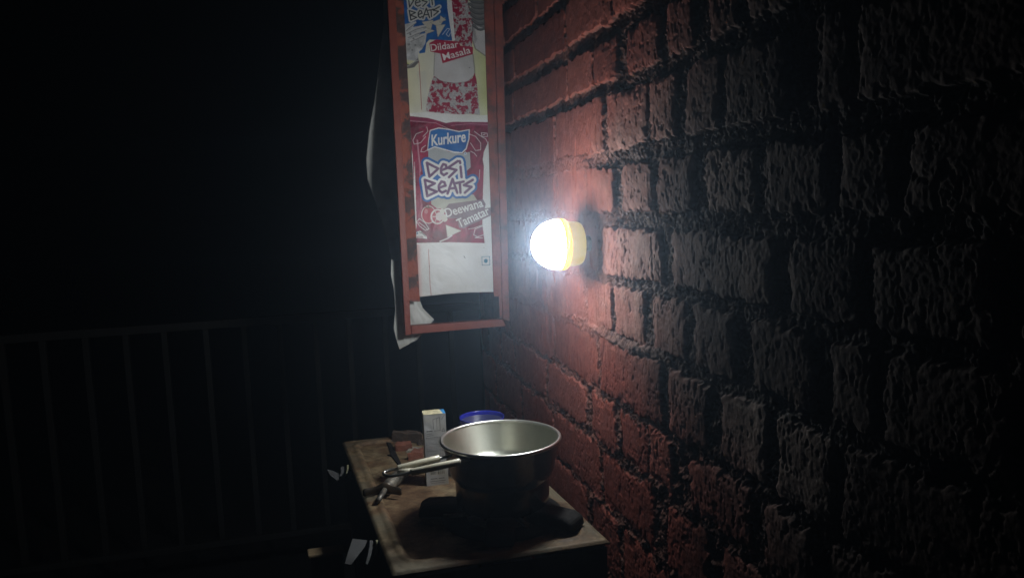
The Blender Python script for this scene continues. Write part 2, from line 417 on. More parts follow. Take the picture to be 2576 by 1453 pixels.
# ------------------------------------------------------------------ frame hung at the end of the wall
FS = 1.575                                   # plane of the frame's face, measured along the wall
FP = wall_pt(FS, 0)
def fpt(x, y, d=0.): return on_plane(x*K, y*K, FP, WD)+WD*d      # source-photo pixel -> frame plane, pushed back by d
sign = empty('advert_frame', fpt(1715, 1240), 'tall orange painted metal frame holding a printed snack advert beside brick wall', 'sign frame')
def bar(name, poly, d0, th, m, bev=.0012):
    bm = bmesh.new(); add_prism(bm, [fpt(x, y)+WD*d0 for x, y in poly], WD*th)
    return obj(name, bm, m, sign, bevel=bev)
def ex(y, a, b):                             # straight line through two measured points
    return a[0]+(b[0]-a[0])*(y-a[1])/(b[1]-a[1])
TOPY = -190
LO = ((1453, 0), (1520, 1255)); LM = ((1483, 0), (1542, 1255)); LI = ((1509, 0), (1571, 1131))
RI = ((1823, 0), (1860, 1110)); RM = ((1853, 0), (1886, 1190)); RO = ((1884, 0), (1911, 1206))
P_ = lambda L, y: (ex(y, *L), y)
bar('post', [P_(LO, TOPY), P_(LM, TOPY), (1542, 1255), (1520, 1257)], 0, .022, M_paint)
bar('post', [P_(RM, TOPY), P_(RO, TOPY), (1911, 1206), (1886, 1196)], 0, .022, M_rflange)
bar('flange', [(ex(TOPY, *LM)+.5, TOPY), (ex(TOPY, *LI)+6, TOPY), (1576, 1131), (1536.5, 1131)], .005, .003, M_flange, .0003)
bar('flange', [(ex(TOPY, *RI)-6, TOPY), (ex(TOPY, *RM)-.5, TOPY), (1883, 1112), (1854, 1112)], .005, .003, M_rflange, .0003)
bar('flange', [(1873, 1112.5), (1883, 1112.5), (1885.5, 1193), (1876, 1194)], .005, .003, M_rflange, .0003)
bar('crossbar', [(1542.5, 1222), (1885.5, 1197), (1898, 1222), (1542.5, 1253)], .0005, .020, M_paint)
bar('crossbar', [(ex(TOPY, *LO), TOPY-28), (ex(TOPY, *RO), TOPY-28), (ex(TOPY, *RO), TOPY-.5), (ex(TOPY, *LO), TOPY-.5)], 0, .022, M_paint)

# ---- the print, painted into an array of 2 cells per source pixel
AX0, AX1, AY0, AY1, Q = 1496, 1876, -188, 1122, 2
PW, PH = (AX1-AX0)*Q, (AY1-AY0)*Q
art = np.zeros((PH, PW, 3), np.float32); art[:] = (.80, .80, .79)
YY, XX = np.mgrid[0:PH, 0:PW].astype(np.float32); YY = YY/Q+AY0; XX = XX/Q+AX0
def C1(x, y): return 1300+x/2.0757, y/2.0757
def C2(x, y): return 1300+x/1.8157, 600+y/1.8157
class Art:
    def __init__(s, A, x0, y0, q): s.A, s.x0, s.y0, s.q = A, x0, y0, q
    def box(s, xs, ys, pad=0):
        h, w = s.A.shape[:2]
        i0 = max(0, int((min(xs)-pad-s.x0)*s.q)-1); i1 = min(w, int((max(xs)+pad-s.x0)*s.q)+2)
        j0 = max(0, int((min(ys)-pad-s.y0)*s.q)-1); j1 = min(h, int((max(ys)+pad-s.y0)*s.q)+2)
        if i1 <= i0 or j1 <= j0: return None
        yy, xx = np.mgrid[j0:j1, i0:i1].astype(np.float32)
        return (slice(j0, j1), slice(i0, i1)), xx/s.q+s.x0, yy/s.q+s.y0
    def mask_poly(s, pts):
        bx = s.box([p[0] for p in pts], [p[1] for p in pts])
        if bx is None: return None
        sl, xx, yy = bx; m = np.zeros(xx.shape, bool)
        for (xa, ya), (xb, yb) in zip(pts, pts[1:]+pts[:1]):
            if ya == yb: continue
            c = ((ya > yy) != (yb > yy)) & (xx < (xb-xa)*(yy-ya)/(yb-ya)+xa); m ^= c
        return sl, m, xx, yy
    def paint(s, sl, m, col, a=1.0):
        t = s.A[sl]; col = np.asarray(col, np.float32)
        mm = (np.asarray(m, np.float32)*a)[..., None]
        s.A[sl] = t*(1-mm)+col*mm
    def poly(s, pts, col, a=1.0):
        r = s.mask_poly(pts)
        if r: s.paint(r[0], r[1], col(r[2], r[3]) if callable(col) else col, a)
    def line(s, pts, w, col, a=1.0):
        bx = s.box([p[0] for p in pts], [p[1] for p in pts], w)
        if bx is None: return
        sl, xx, yy = bx; dm = np.full(xx.shape, 1e9, np.float32)
        for (xa, ya), (xb, yb) in zip(pts, pts[1:]):
            dx, dy = xb-xa, yb-ya; t = np.clip(((xx-xa)*dx+(yy-ya)*dy)/max(1e-9, dx*dx+dy*dy), 0, 1)
            dm = np.minimum(dm, np.hypot(xx-xa-t*dx, yy-ya-t*dy))
        s.paint(sl, np.clip((w/2-dm)*s.q+.5, 0, 1), col, a)
    def disc(s, x, y, rx, ry, col, a=1.0):
        bx = s.box([x-rx, x+rx], [y-ry, y+ry])
        if bx: s.paint(bx[0], ((bx[1]-x)/rx)**2+((bx[2]-y)/ry)**2 < 1, col, a)
_txt = {}
def glyphs(text, off=0.0):
    if (text, off) not in _txt:
        cu = bpy.data.curves.new('t', 'FONT'); cu.body = text; cu.offset = off; cu.resolution_u = 3
        o = bpy.data.objects.new('t', cu); scene.collection.objects.link(o)
        bpy.context.view_layer.update()
        me = o.evaluated_get(bpy.context.evaluated_depsgraph_get()).to_mesh(); me.calc_loop_triangles()
        P = np.array([v.co[:2] for v in me.vertices]); T = np.array([t.vertices[:] for t in me.loop_triangles])
        tris = P[T]; bpy.data.objects.remove(o); bpy.data.curves.remove(cu)
        _txt[(text, off)] = tris
    return _txt[(text, off)]
def text(A, s, p0, p1, h, col, off=0.0, slant=0.0, ref=None):   # baseline from p0 to p1, letter height h
    tr = glyphs(s, off); rf = glyphs(ref or s, 0.0)
    w = rf[..., 0].max()-rf[..., 0].min(); x0 = rf[..., 0].min(); H_ = .72
    ux, uy = p1[0]-p0[0], p1[1]-p0[1]; L = math.hypot(ux, uy); nx, ny = uy/L, -ux/L
    for t in tr:
        A.poly([(p0[0]+ux*(x-x0)/w+(nx+slant*ux/L)*h*y/H_, p0[1]+uy*(x-x0)/w+(ny+slant*uy/L)*h*y/H_) for x, y in t], col)
A = Art(art, AX0, AY0, Q)
c1 = lambda *p: [C1(*q) for q in p]
c2 = lambda *p: [C2(*q) for q in p]
WHT, INK, BLUE, CRIM, PUR = (.80, .80, .79), (.03, .028, .03), (.02, .13, .42), (.40, .022, .085), (.17, .07, .17)
# backdrop of the top picture: yellow on the left, green on the right
r = A.mask_poly(c1((440, -390), (1120, -390), (1120, 930), (440, 900)))
tx = (r[2]-1515)/320.; ty = np.clip(r[3]/430., 0, 1)
colb = np.stack([.70-.12*ty*0+.0*tx-.25*np.clip(tx-.55, 0, 1), .66+.0*tx-.10*np.clip(tx-.6, 0, 1), .42+.22*np.abs(tx-.42)*0-.30*np.clip(tx-.5, 0, 1)*1.2], -1)
fade = np.clip(1-np.abs(tx-.5)*1.9, 0, 1)*.75+.25*sstep(.85, 1., ty)
colb = colb*(1-fade[..., None])+np.array(WHT)*fade[..., None]
A.paint(r[0], r[1], colb)
nz_ = lambda x, y, f, sd: fbm(x*f, y*f, sd, 4, .65)
def flower(x, y):
    n = nz_(x, y, .085, 301)
    k = sstep(.0, .035, n+.02); g = nz_(x, y, .35, 305)
    red_ = np.array([.33, .010, .045]); wh = np.array([.62, .60, .60])
    wh = wh[None, None]*(.75+.9*g)[..., None]
    return red_*(1-k)[..., None]+wh*k[..., None]
def skin(x, y):
    g = .60+.10*nz_(x, y, .03, 311)
    return np.stack([g, g*.97, g*.96], -1)
# right arm, dress bodice and waist
A.poly(c1((935, -390), (1130, -390), (1130, 440), (1085, 430), (1010, 370), (985, 300), (975, 150)), skin)
for k in range(6):
    A.line(c1((978+k*4, 120+k*52-120), (1000+k*4, 330-6*k)), 9, (.20, .19, .19), .15)
A.poly(c1((775, -390), (945, -390), (950, 0), (992, 150), (985, 310), (975, 420), (900, 340), (835, 310)), flower)
A.line(c1((945, 0), (990, 150), (984, 300), (1010, 375), (1085, 428)), 5, (.12, .11, .11), .6)
A.poly(c1((930, -380), (1100, -380), (1100, 212), (1050, 208), (1000, 190), (978, 100)), (.21, .205, .2))
for k in range(7):
    y = -60+k*42
    A.line(c1((945+k*8, y), (985+k*7, y+28), (1050, y+34), (1100, y+18)), 10, (.10, .10, .10))
    A.line(c1((945+k*8, y-2), (985+k*7, y+24), (1050, y+30), (1100, y+14)), 1.6, (.26, .26, .26))
A.poly(c1((690, 400), (985, 400), (1000, 520), (998, 570), (960, 640), (840, 655), (720, 630), (682, 580), (688, 500)), skin)
A.line(c1((690, 400), (686, 500), (684, 580)), 4, (.2, .19, .18), .55)
A.line(c1((990, 420), (1003, 530), (1003, 600)), 5, (.15, .14, .14), .55)
A.line(c1((962, 520), (966, 524)), 3, (.1, .1, .1))
# skirt
A.poly(c1((684, 582), (720, 615), (780, 636), (850, 642), (930, 634), (985, 606), (1003, 560), (1018, 620), (1032, 760), (1044, 892), (960, 884), (880, 890), (760, 884), (620, 862), (632, 760), (655, 660)), flower)
A.line(c1((690, 590), (740, 628), (850, 644), (950, 630), (1000, 580)), 2, (.15, .13, .13), .7)
for k in range(5):
    A.line(c1((560+k*14, 560), (585+k*10, 700), (600+k*8, 860)), 12, (.60, .60, .56), .25)
A.line(c1((566, 470), (578, 640), (588, 850)), 2.2, (.40, .05, .03))
# blue packet held up
A.poly(c1((420, -390), (770, -390), (800, 120), (832, 310), (650, 303), (625, 330), (615, 405), (570, 412), (560, 300), (450, 180), (432, 60)), lambda x, y: np.stack([.018+.02*nz_(x, y, .05, 321), .12+.12*nz_(x, y, .05, 321), .38+.2*nz_(x, y, .05, 321)], -1))
A.poly(c1((765, -390), (792, -390), (850, 310), (828, 310), (790, 60)), WHT)
A.line(c1((750, 265), (790, 215), (808, 220), (780, 262), (800, 280), (815, 250)), 1.6, WHT)
# chips and the hand
CH = (.60, .56, .48)
for t in (((590, 165), (680, 150), (655, 245)), ((655, 170), (775, 130), (725, 205)), ((700, 190), (775, 185), (715, 285)), ((600, 200), (690, 235), (620, 260)), ((735, 115), (780, 150), (730, 170))):
    A.poly(c1(*t), CH); A.line(c1(*t, t[0]), 1.2, (.3, .26, .2))
A.poly(c1((436, 190), (520, 165), (545, 160), (520, 205), (600, 190), (622, 212), (570, 262), (628, 250), (618, 330), (590, 380), (562, 402), (562, 450), (540, 470), (470, 460), (450, 400), (440, 300)), lambda x, y: np.stack([.52+.55*nz_(x, y, .06, 331)]*3, -1))
for f in (((470, 250), (540, 215), (615, 195)), ((480, 280), (550, 250), (622, 225)), ((500, 310), (560, 285), (600, 265)), ((465, 225), (500, 195), (540, 168))):
    A.line(c1(*f), 7, (.62, .61, .60)); A.line([(x+1, y+4) for x, y in c1(*f)], 1.8, (.10, .10, .10))
for (x, y) in ((500, 262), (525, 295), (540, 345), (490, 340), (515, 385)): A.disc(*C1(x, y), 4, 4, (.12, .11, .11), .7)
A.poly(c1((450, 450), (490, 500), (540, 470), (562, 445), (566, 480), (530, 520), (480, 530), (452, 515)), (.16, .15, .14))
for k in range(12): A.disc(*C1(456+k*10, 508+10*math.sin(k*.5)-k*3.2), 2, 2, (.5, .5, .48))
A.poly(c1((450, 460), (500, 498), (470, 492)), (.6, .62, .2))
LET = {
 'D': [[(0, 0), (.22, 1), (.95, .42), (0, 0)]],
 'e': [[(.12, .58), (.85, .40), (.72, .12), (.40, .06), (.12, .40), (.16, .80), (.48, .98), (.88, .82)]],
 'S': [[(.95, 0), (.05, .42), (.82, .55), (.15, 1.0)]],
 'i': [[(.48, .36), (.60, 1.0)], [(.38, .02), (.44, .14)]],
 'B': [[(0, 0), (.20, 1)], [(0, 0), (.80, .22), (.12, .48), (.95, .72), (.20, 1)]],
 'A': [[(0, 1), (.50, 0), (.98, .95)], [(.22, .66), (.80, .62)]],
 'T': [[(0, .14), (1, 0)], [(.5, .06), (.58, 1)]]}
def word(letters, C, wide, mid_, thin, cw, cm, ct):
    for w, col in ((wide, cw), (mid_, cm), (thin, ct)):
        if not w: continue
        for ch, x0, y0, x1, y1 in letters:
            for st in LET[ch]: A.line([C(x0+(x1-x0)*u, y0+(y1-y0)*v) for u, v in st], w, col)
top1 = [('D', 484, -38, 528, 48), ('e', 534, -18, 584, 44), ('S', 590, -34, 640, 42), ('i', 640, -40, 696, 30),
        ('B', 492, 76, 552, 150), ('e', 556, 72, 598, 134), ('A', 598, 58, 652, 136), ('T', 640, 66, 684, 124), ('S', 676, 46, 730, 112)]
word(top1, C1, 0, 17, 4.6, None, (.66, .66, .64), INK)
def blob(pts, col): A.poly(pts, col)
# red label of the upper picture
A.poly(c1((648, 330), (700, 303), (880, 318), (892, 350), (990, 360), (990, 416), (752, 488), (734, 412), (658, 398)), (.42, .02, .06))
text(A, 'Dildaar', C1(664, 394), C1(878, 362), 27, WHT, .008)
text(A, 'Masala', C1(762, 466), C1(974, 406), 27, WHT, .008)
# white gap, then the crimson packet
A.poly(c1((470, 880), (620, 870), (1045, 895), (1125, 890), (1125, 955), (470, 905)), WHT, .8)
def crimson(x, y):
    n = nz_(x, y, .025, 341); g = nz_(x+y*.4, y*.25, .10, 345)
    k = np.clip(.8+1.3*n+.9*g, .45, 1.9)
    return np.stack([.31*k, .012*k+.04*np.clip(g, 0, 1), .055*k+.05*np.clip(g, 0, 1)], -1)
A.poly(c1((474, 898), (640, 915), (780, 955), (840, 945), (1118, 948), (1118, 1080), (1075, 1180), (1066, 1240))+c2((940, 40), (934, 200), (930, 440), (945, 566), (700, 560), (463, 566), (466, 520), (480, 450), (474, 200), (466, 0))+c1((527, 1453), (518, 1210), (484, 1000)), crimson)
A.poly(c1((474, 898), (640, 915), (780, 955), (840, 945), (1118, 948), (1118, 978), (830, 975), (700, 952), (478, 930)), (.30, .035, .10), .55)
A.line(c1((480, 935), (700, 955), (800, 1000)), 3, (.60, .35, .42), .7)
A.line(c1((820, 975), (960, 960), (1110, 968)), 2, (.60, .35, .42), .6)
A.line(c1((555, 1090), (565, 1200), (580, 1330)), 6, (.65, .35, .42), .6)
A.line(c2((500, 30), (505, 150), (512, 330)), 4, (.55, .2, .28), .6)
A.line(c2((912, 65), (908, 130)), 2, (.7, .6, .62))
for pts in (((600, 1020), (545, 1040), (520, 1090), (530, 1120), (580, 1110), (620, 1060)), ((620, 1130), (590, 1150), (582, 1180), (610, 1180), (640, 1160)), ((486, 975), (500, 1030), (505, 1080)), ((960, 1040), (1010, 1060), (1050, 1110), (1050, 1165), (1010, 1170), (970, 1110)), ((1000, 1020), (1040, 1050), (1090, 1080), (1110, 1120)), ((970, 1175), (1000, 1190), (1020, 1215)), ((1055, 1030), (1100, 1035), (1105, 1060), (1060, 1062), (1055, 1030)), ((1065, 1050), (1085, 1042)), ((628, 985), (638, 1020), (600, 1060))):
    A.line(c1(*pts), 2.2, (.70, .62, .64))
for pts in (((480, 420), (500, 400), (540, 430), (565, 470), (540, 480), (500, 450), (480, 420)), ((930, 450), (880, 470), (870, 510), (900, 525), (935, 510)), ((925, 445), (870, 465), (835, 470)), ((495, 425), (530, 450), (555, 475)), ((905, 520), (880, 530), (930, 532))):
    A.line(c2(*pts), 2.4, (.72, .68, .68))
A.poly(c1((640, 1150), (700, 1140), (800, 1180), (900, 1195), (965, 1180), (972, 1300), (940, 1330), (640, 1320)), (.42, .44, .45))
A.poly(c2((580, 255), (870, 235), (912, 300), (860, 330), (620, 330), (580, 300)), (.50, .50, .42))
A.poly(c1((632, 1172), (640, 1090), (652, 1010), (720, 990), (800, 1000), (880, 1018), (965, 1003), (962, 1080), (940, 1160), (905, 1192), (840, 1188), (760, 1165), (690, 1145)), WHT)
A.poly(c1((638, 1160), (646, 1090), (658, 1016), (722, 998), (800, 1008), (880, 1026), (957, 1012), (954, 1080), (932, 1152), (903, 1183), (840, 1178), (760, 1155), (690, 1136)), lambda x, y: np.stack([.012+0*x, .13+.10*nz_(x, y, .03, 351), .42+.18*nz_(x, y, .03, 351)], -1))
text(A, 'Kurkure', C1(668, 1132), C1(932, 1100), 42, WHT, .022, slant=.10)
for (x, y, rr, col) in ((930, 1192, 9, WHT), (930, 1192, 5.5, (.02, .2, .45)), (930, 1192, 2.2, WHT)): A.disc(*C1(x, y), rr*.62, rr*.62, col)
bot = [('D', 550, 18, 632, 112), ('e', 640, 22, 694, 104), ('S', 690, 6, 766, 116), ('i', 752, 4, 812, 116)]
bot2 = [('B', 536, 134, 622, 246), ('e', 624, 140, 688, 224), ('A', 692, 128, 760, 228), ('T', 750, 146, 802, 222), ('S', 800, 134, 868, 222)]
word(bot+bot2, C2, 44, 0, 0, (.012, .13, .42), None, None)
A.poly(c2((570, 40), (800, 40), (840, 200), (560, 220)), (.012, .13, .42))
word(bot+bot2, C2, 0, 27, 9.5, None, WHT, PUR)
# tomatoes, chip and the lower label
for x, y, rx, ry in ((562, 372, 50, 62), ):
    A.disc(*C2(x, y), rx/1.8157, ry/1.8157, (.68, .6, .58)); A.disc(*C2(x, y), (rx-6)/1.8157, (ry-6)/1.8157, (.46, .035, .06))
A.disc(*C2(545, 350), 7, 9, (.7, .4, .42), .6)
A.disc(*C2(622, 386), 26, 29, (.74, .68, .66)); A.disc(*C2(624, 386), 21, 23, (.45, .06, .09)); A.disc(*C2(636, 384), 14, 16, (.72, .66, .64))
for k in range(6):
    a_ = k*1.05; A.line([C2(624, 386), C2(624+34*math.cos(a_), 386+38*math.sin(a_))], 3, (.72, .62, .6))
for t in ((540, 318), (560, 305), (578, 322)): A.line(c2((560, 325), t), 3, (.05, .14, .05))
A.disc(*C2(656, 350), 9, 11, (.74, .72, .66)); A.disc(*C2(672, 395), 12, 14, (.70, .67, .6))
A.poly(c2((678, 330), (700, 298), (935, 268), (952, 300), (946, 330), (990, 322), (988, 378), (800, 466), (772, 462), (755, 398), (690, 400)), (.25, .17, .20))
text(A, 'Deewana', C2(686, 390), C2(938, 316), 34, WHT, .016)
text(A, 'Tamatar', C2(772, 462), C2(984, 366), 34, WHT, .016)
A.poly(c2((680, 442), (785, 482), (690, 526)), (.66, .66, .58)); A.line(c2((680, 442), (785, 482), (690, 526), (680, 442)), 1.5, (.4, .36, .32))
A.line(c2((640, 555), (690, 535), (720, 515)), 5, WHT, .8)
A.poly(c2((463, 530), (475, 490), (505, 482), (548, 520), (552, 538), (500, 532)), WHT)
A.disc(*C2(482, 498), 5, 5, (.02, .15, .3)); A.disc(*C2(482, 498), 2, 2, WHT)
for k in range(7): A.line(c2((468+k*9, 520), (468+k*9, 533)), 2.2, (.25, .03, .06))
A.line(c2((498, 492), (520, 500), (540, 520)), 2.4, INK)
# bare lower part: pink bleed, red pen line, dot-in-square mark, grime
r = A.mask_poly(c2((455, 575), (560, 575), (570, 960), (470, 960)))
A.paint(r[0], r[1]*np.clip((1330-r[2]+1300-1042)/32., 0, 1)*0+r[1]*np.exp(-((r[2]-(1563+(r[3]-920)*.03))/14.)**2), (.60, .16, .13), .55)
A.line(c2((560, 608), (568, 760), (571, 850), (579, 922)), 2.2, (.42, .06, .05), .85)
A.line(c2((926, 659), (979, 658), (981, 716), (927, 717), (926, 659)), 2.0, (.04, .22, .32))
A.disc(*C2(953, 688), 7.4, 7.8, (.03, .22, .34))
A.disc(*C2(567, 725), 2.2, 1.6, INK); A.line(c2((802, 655), (810, 668)), 2, INK)
for k in range(60):
    x, y = kr.uniform(500, 1005), kr.uniform(585, 900); A.disc(*C2(x, y), kr.uniform(.5, 1.5), kr.uniform(.4, 1.2), (.2, .17, .14), kr.uniform(.3, .9))
low = sstep(1010, 1110, YY)*(.5+1.6*fbm(XX*.02, YY*.03, 361, 4))
art = art*(1-np.clip(low*.22, 0, .5)[..., None])+np.array((.33, .27, .2))*np.clip(low*.22, 0, .5)[..., None]
A.A = art
# sample it onto the panel's mesh
NI, NJ = 330, 1080
ys = np.linspace(TOPY, 1, NJ)
U_ = np.linspace(0, 1, NI); V_ = np.linspace(0, 1, NJ)
uu, vv = np.meshgrid(U_, V_)
botc = lambda u: 1115-17*np.sin(np.clip(u*1.35, 0, 1)*math.pi/2)-3*u
yy = TOPY+.5+vv*(botc(uu)-TOPY)
xl = LI[0][0]-2+(LI[1][0]-LI[0][0])*yy/1131; xr = RI[0][0]+1+(RI[1][0]-RI[0][0])*yy/1110
xx = xl+uu*(xr-xl)
q = rays(xx.ravel(), yy.ravel()); t_ = np.dot(FP-CAM, WD)/(q@WD)
Xp = CAM[None]+q*t_[:, None]+WD[None]*.0095
bow = .004*np.sin(uu*math.pi)*sstep(.75, 1., vv)+.0015*fbm(uu*3, vv*8, 371, 2)
Xp = Xp.reshape(NJ, NI, 3)+WD[None, None]*(-bow)[..., None]
ii = np.clip(((xx-AX0)*Q).astype(int), 0, PW-2); jj = np.clip(((yy-AY0)*Q).astype(int), 0, PH-2)
colp = (art[jj, ii]+art[jj+1, ii]+art[jj, ii+1]+art[jj+1, ii+1])/4
panel = grid_mesh('poster_panel', Xp, colp, print_mat('printed_sheet', .4, .06), sign)
sd = panel.modifiers.new('thickness', 'SOLIDIFY'); sd.thickness = .0012; sd.offset = -1 if True else 1

# ------------------------------------------------------------------ torn sheet hanging behind the frame
SHP = wall_pt(FS+.078, 0)
def spt(x, y): return on_plane(x, y, SHP, WD)
ledge = [(962, -60), (966, 60), (956, 130), (952, 175), (942, 250), (928, 330), (921, 400), (924, 450), (938, 490), (962, 560), (984, 650), (983, 690), (991, 730), (994, 780), (990, 825), (996, 850), (1005, 878)]
redge = [(1160, -60), (1160, 60), (1158, 130), (1156, 175), (1150, 250), (1140, 330), (1130, 400), (1120, 450), (1105, 490), (1085, 560), (1062, 650), (1052, 690), (1046, 730), (1064, 775), (1092, 803), (1072, 828), (1050, 853)]
def samp(e, y):
    return np.interp(y, np.linspace(0, 1, len(e)), [p[0] for p in e]), np.interp(y, np.linspace(0, 1, len(e)), [p[1] for p in e])
nv, nu = 240, 60
vv2, uu2 = np.meshgrid(np.linspace(0, 1, nv), np.linspace(0, 1, nu), indexing='ij')
lx, ly = samp(ledge, vv2[:, 0]); rx, ry = samp(redge, vv2[:, 0])
xs = lx[:, None]*(1-uu2)+rx[:, None]*uu2; ys2 = ly[:, None]*(1-uu2)+ry[:, None]*uu2
back = np.interp(ys2, [-60, 130, 194, 323, 436, 520, 600, 655, 830, 880], [.064, .062, .062, .094, .118, .125, .10, .038, .036, .038])
back = back+.006*fbm(uu2*5, vv2*5, 405, 2)*sstep(0, .3, uu2)
q = rays((xs/K).ravel(), (ys2/K).ravel())
t_ = (np.dot(FP-CAM, WD)+back.ravel())/(q@WD)
Xs = (CAM[None]+q*t_[:, None]).reshape(nv, nu, 3)
sheet = grid_mesh('torn_sheet', Xs, mat=M_vinyl_back)
tag(sheet, 'torn pale plastic sheet hanging behind the orange frame, its corner poking out below', 'plastic sheet')
sd = sheet.modifiers.new('thickness', 'SOLIDIFY'); sd.thickness = .0008

# ------------------------------------------------------------------ gas stove
def st(x, y, dz=0.): return on_z(x, y, STOVE_Z+dz)
FL, FR, BL = st(988, 1445), st(1533, 1360), st(862, 1112)
ex_ = FR-FL; W_ = np.linalg.norm(ex_); ex_ /= W_
ey_ = BL-FL; L_ = np.linalg.norm(ey_); ey_ /= L_
def uv_(P):
    return np.linalg.solve(np.array([ex_[:2], ey_[:2]]).T, (np.asarray(P)-FL)[:2])
def sp(u, v, z=0.): return FL+ex_*u+ey_*v+ZV*z      # u across, v away from us, z above the top
stove = empty('gas_stove', sp(W_/2, L_/2, -STOVE_Z), 'low rusty metal gas stove with raised rim standing against the brick wall', 'stove')
# top: a pressed sheet with a flat lip, a bead and a slightly sunken field
nx_, ny_ = 200, 400
U2, V2 = np.meshgrid(np.linspace(0, W_, nx_), np.linspace(0, L_, ny_))
dist = np.minimum(np.minimum(U2, W_-U2), np.minimum(V2, L_-V2))
rc = .030
du = np.maximum(rc-np.minimum(U2, W_-U2)+.018, 0); dv = np.maximum(rc-np.minimum(V2, L_-V2)+.018, 0)
din = np.where((du > 0) & (dv > 0), rc+.018-np.hypot(du, dv), dist)
Ht = -.0045*sstep(.022, .028, din)+.0016*np.exp(-((din-.019)/.004)**2)-.004*sstep(.004, 0, dist)
Ht += .0012*fbm(U2*9, V2*9, 501, 3)+.0006*fbm(U2*120, V2*120, 505, 3)
Xt = FL[None, None]+ex_[None, None]*U2[..., None]+ey_[None, None]*V2[..., None]+ZV[None, None]*Ht[..., None]
M_top = bpy.data.materials.new('rusty_top'); M_top.use_nodes = True
nt = M_top.node_tree; b = nt.nodes['Principled BSDF']; b.inputs['Roughness'].default_value = .62; b.inputs['Metallic'].default_value = .15
tc = nt.nodes.new('ShaderNodeTexCoord')
def nz3(sc, det=8, ro=.65):
    n = nt.nodes.new('ShaderNodeTexNoise'); n.inputs['Scale'].default_value = sc; n.inputs['Detail'].default_value = det; n.inputs['Roughness'].default_value = ro
    nt.links.new(tc.outputs['Object'], n.inputs['Vector']); return n.outputs['Fac']
def ramp(f, st_):
    r = nt.nodes.new('ShaderNodeValToRGB')
    while len(r.color_ramp.elements) < len(st_): r.color_ramp.elements.new(.5)
    for e, (p, c) in zip(r.color_ramp.elements, st_): e.position = p; e.color = (*c, 1)
    nt.links.new(f, r.inputs['Fac']); return r.outputs['Color']
ca = ramp(nz3(9), [(.30, (.11, .055, .026)), (.46, (.20, .12, .062)), (.60, (.31, .235, .135)), (.74, (.15, .09, .046))])
cb = ramp(nz3(55, 8, .75), [(.36, (.35, .30, .26)), (.58, (1, 1, 1))])
c = mixc(1.0, ca, cb, 'MULTIPLY')
c = mixc(attr('lip'), c, (.16, .138, .092))
nt.links.new(c, b.inputs['Base Color'])
bp = nt.nodes.new('ShaderNodeBump'); bp.inputs['Strength'].default_value = .5; bp.inputs['Distance'].default_value = .002
nt.links.new(nz3(160, 6), bp.inputs['Height']); nt.links.new(bp.outputs['Normal'], b.inputs['Normal'])
lipm = (1-sstep(.014, .026, din))*sstep(-.15, .25, fbm(U2*22, V2*22, 511, 4)+.08)*.8
topo = grid_mesh('stove_top', Xt, mat=M_top, parent=stove, attrs={'lip': lipm})
sd = topo.modifiers.new('thickness', 'SOLIDIFY'); sd.thickness = .002; sd.offset = 1
# skirt: four side sheets, rolled lower edge, and four angle legs
bm = bmesh.new()
e = .003
zt, zb = -.0095, -.155
for (u0, v0, u1, v1) in ((e, e, W_-e, e), (e, L_-e, W_-e, L_-e)):
    add_box(bm, sp((u0+u1)/2, v0, (zt+zb)/2), ex_*(u1-u0)/2, ey_*.001, ZV*(zt-zb)/2)
for u in (e, W_-e):
    add_box(bm, sp(u, L_/2, (zt+zb)/2), ex_*.001, ey_*(L_/2-e-.0012), ZV*(zt-zb)/2)
obj('skirt', bm, M_darkbody, stove)
for u, v in ((.02, .02), (W_-.02, .02), (.02, L_-.02), (W_-.02, L_-.02)):
    bm = bmesh.new(); add_box(bm, sp(u, v, -(STOVE_Z+.012)/2), ex_*.014, ey_*.014, ZV*((STOVE_Z-.012)/2))
    obj('leg', bm, M_darkbody, stove, bevel=.002)
# pan support: cast ring with four lugs over the burner mouth
PAN_H = .100
pc = st(1259, 1098, PAN_H+.018)
pb = pc-ZV*PAN_H
pu, pv = uv_(pc)
bm = bmesh.new()
add_lathe(bm, [(.055, 0), (.088, 0), (.091, .004), (.085, .009), (.062, .009), (.055, .006)], sp(pu, pv, -.004), seg=64, close=True)
add_lathe(bm, [(0, .002), (.03, .002), (.034, .006), (.030, .012), (.0, .015)], sp(pu, pv, -.004), seg=40)
trv = obj('pan_support', bm, M_iron, stove, True)
def lug(cx_, cy_, ang, ln, wd, ht):
    a = ex_*math.cos(ang)+ey_*math.sin(ang); bb = -ex_*math.sin(ang)+ey_*math.cos(ang); bm = bmesh.new()
    prof = [(-ln/2, 0), (ln/2, 0), (ln/2, ht*.55), (ln*.36, ht*.9), (ln*.1, ht), (-ln*.3, ht*.96), (-ln*.46, ht*.7)]
    add_prism(bm, [sp(cx_, cy_, .004+z)+a*x-bb*wd/2 for x, z in prof], bb*wd)
    return obj('lug', bm, M_iron, trv, bevel=.006, seg=3)
lr = .086
for ang in (R_(163), R_(-50), R_(60), R_(250)):
    lug(pu+lr*math.cos(ang), pv+lr*math.sin(ang), ang+math.pi, .075, .040, .0205 if ang < 2 or ang > 3 else .0205)
# rust flakes caught by the light on the ring
for (x0, y0, x1, y1) in ((1115, 1297, 1186, 1292), (1302, 1300, 1326, 1322)):
    a, b2 = st(x0, y0, .012), st(x1, y1, .012); bm = bmesh.new()
    d_ = (b2-a); n_ = np.cross(d_, ZV); n_ /= np.linalg.norm(n_)
    add_box(bm, (a+b2)/2, d_/2, n_*.003, ZV*.0025)
    obj('rust_scale', bm, M_zinc, trv, bevel=.001)

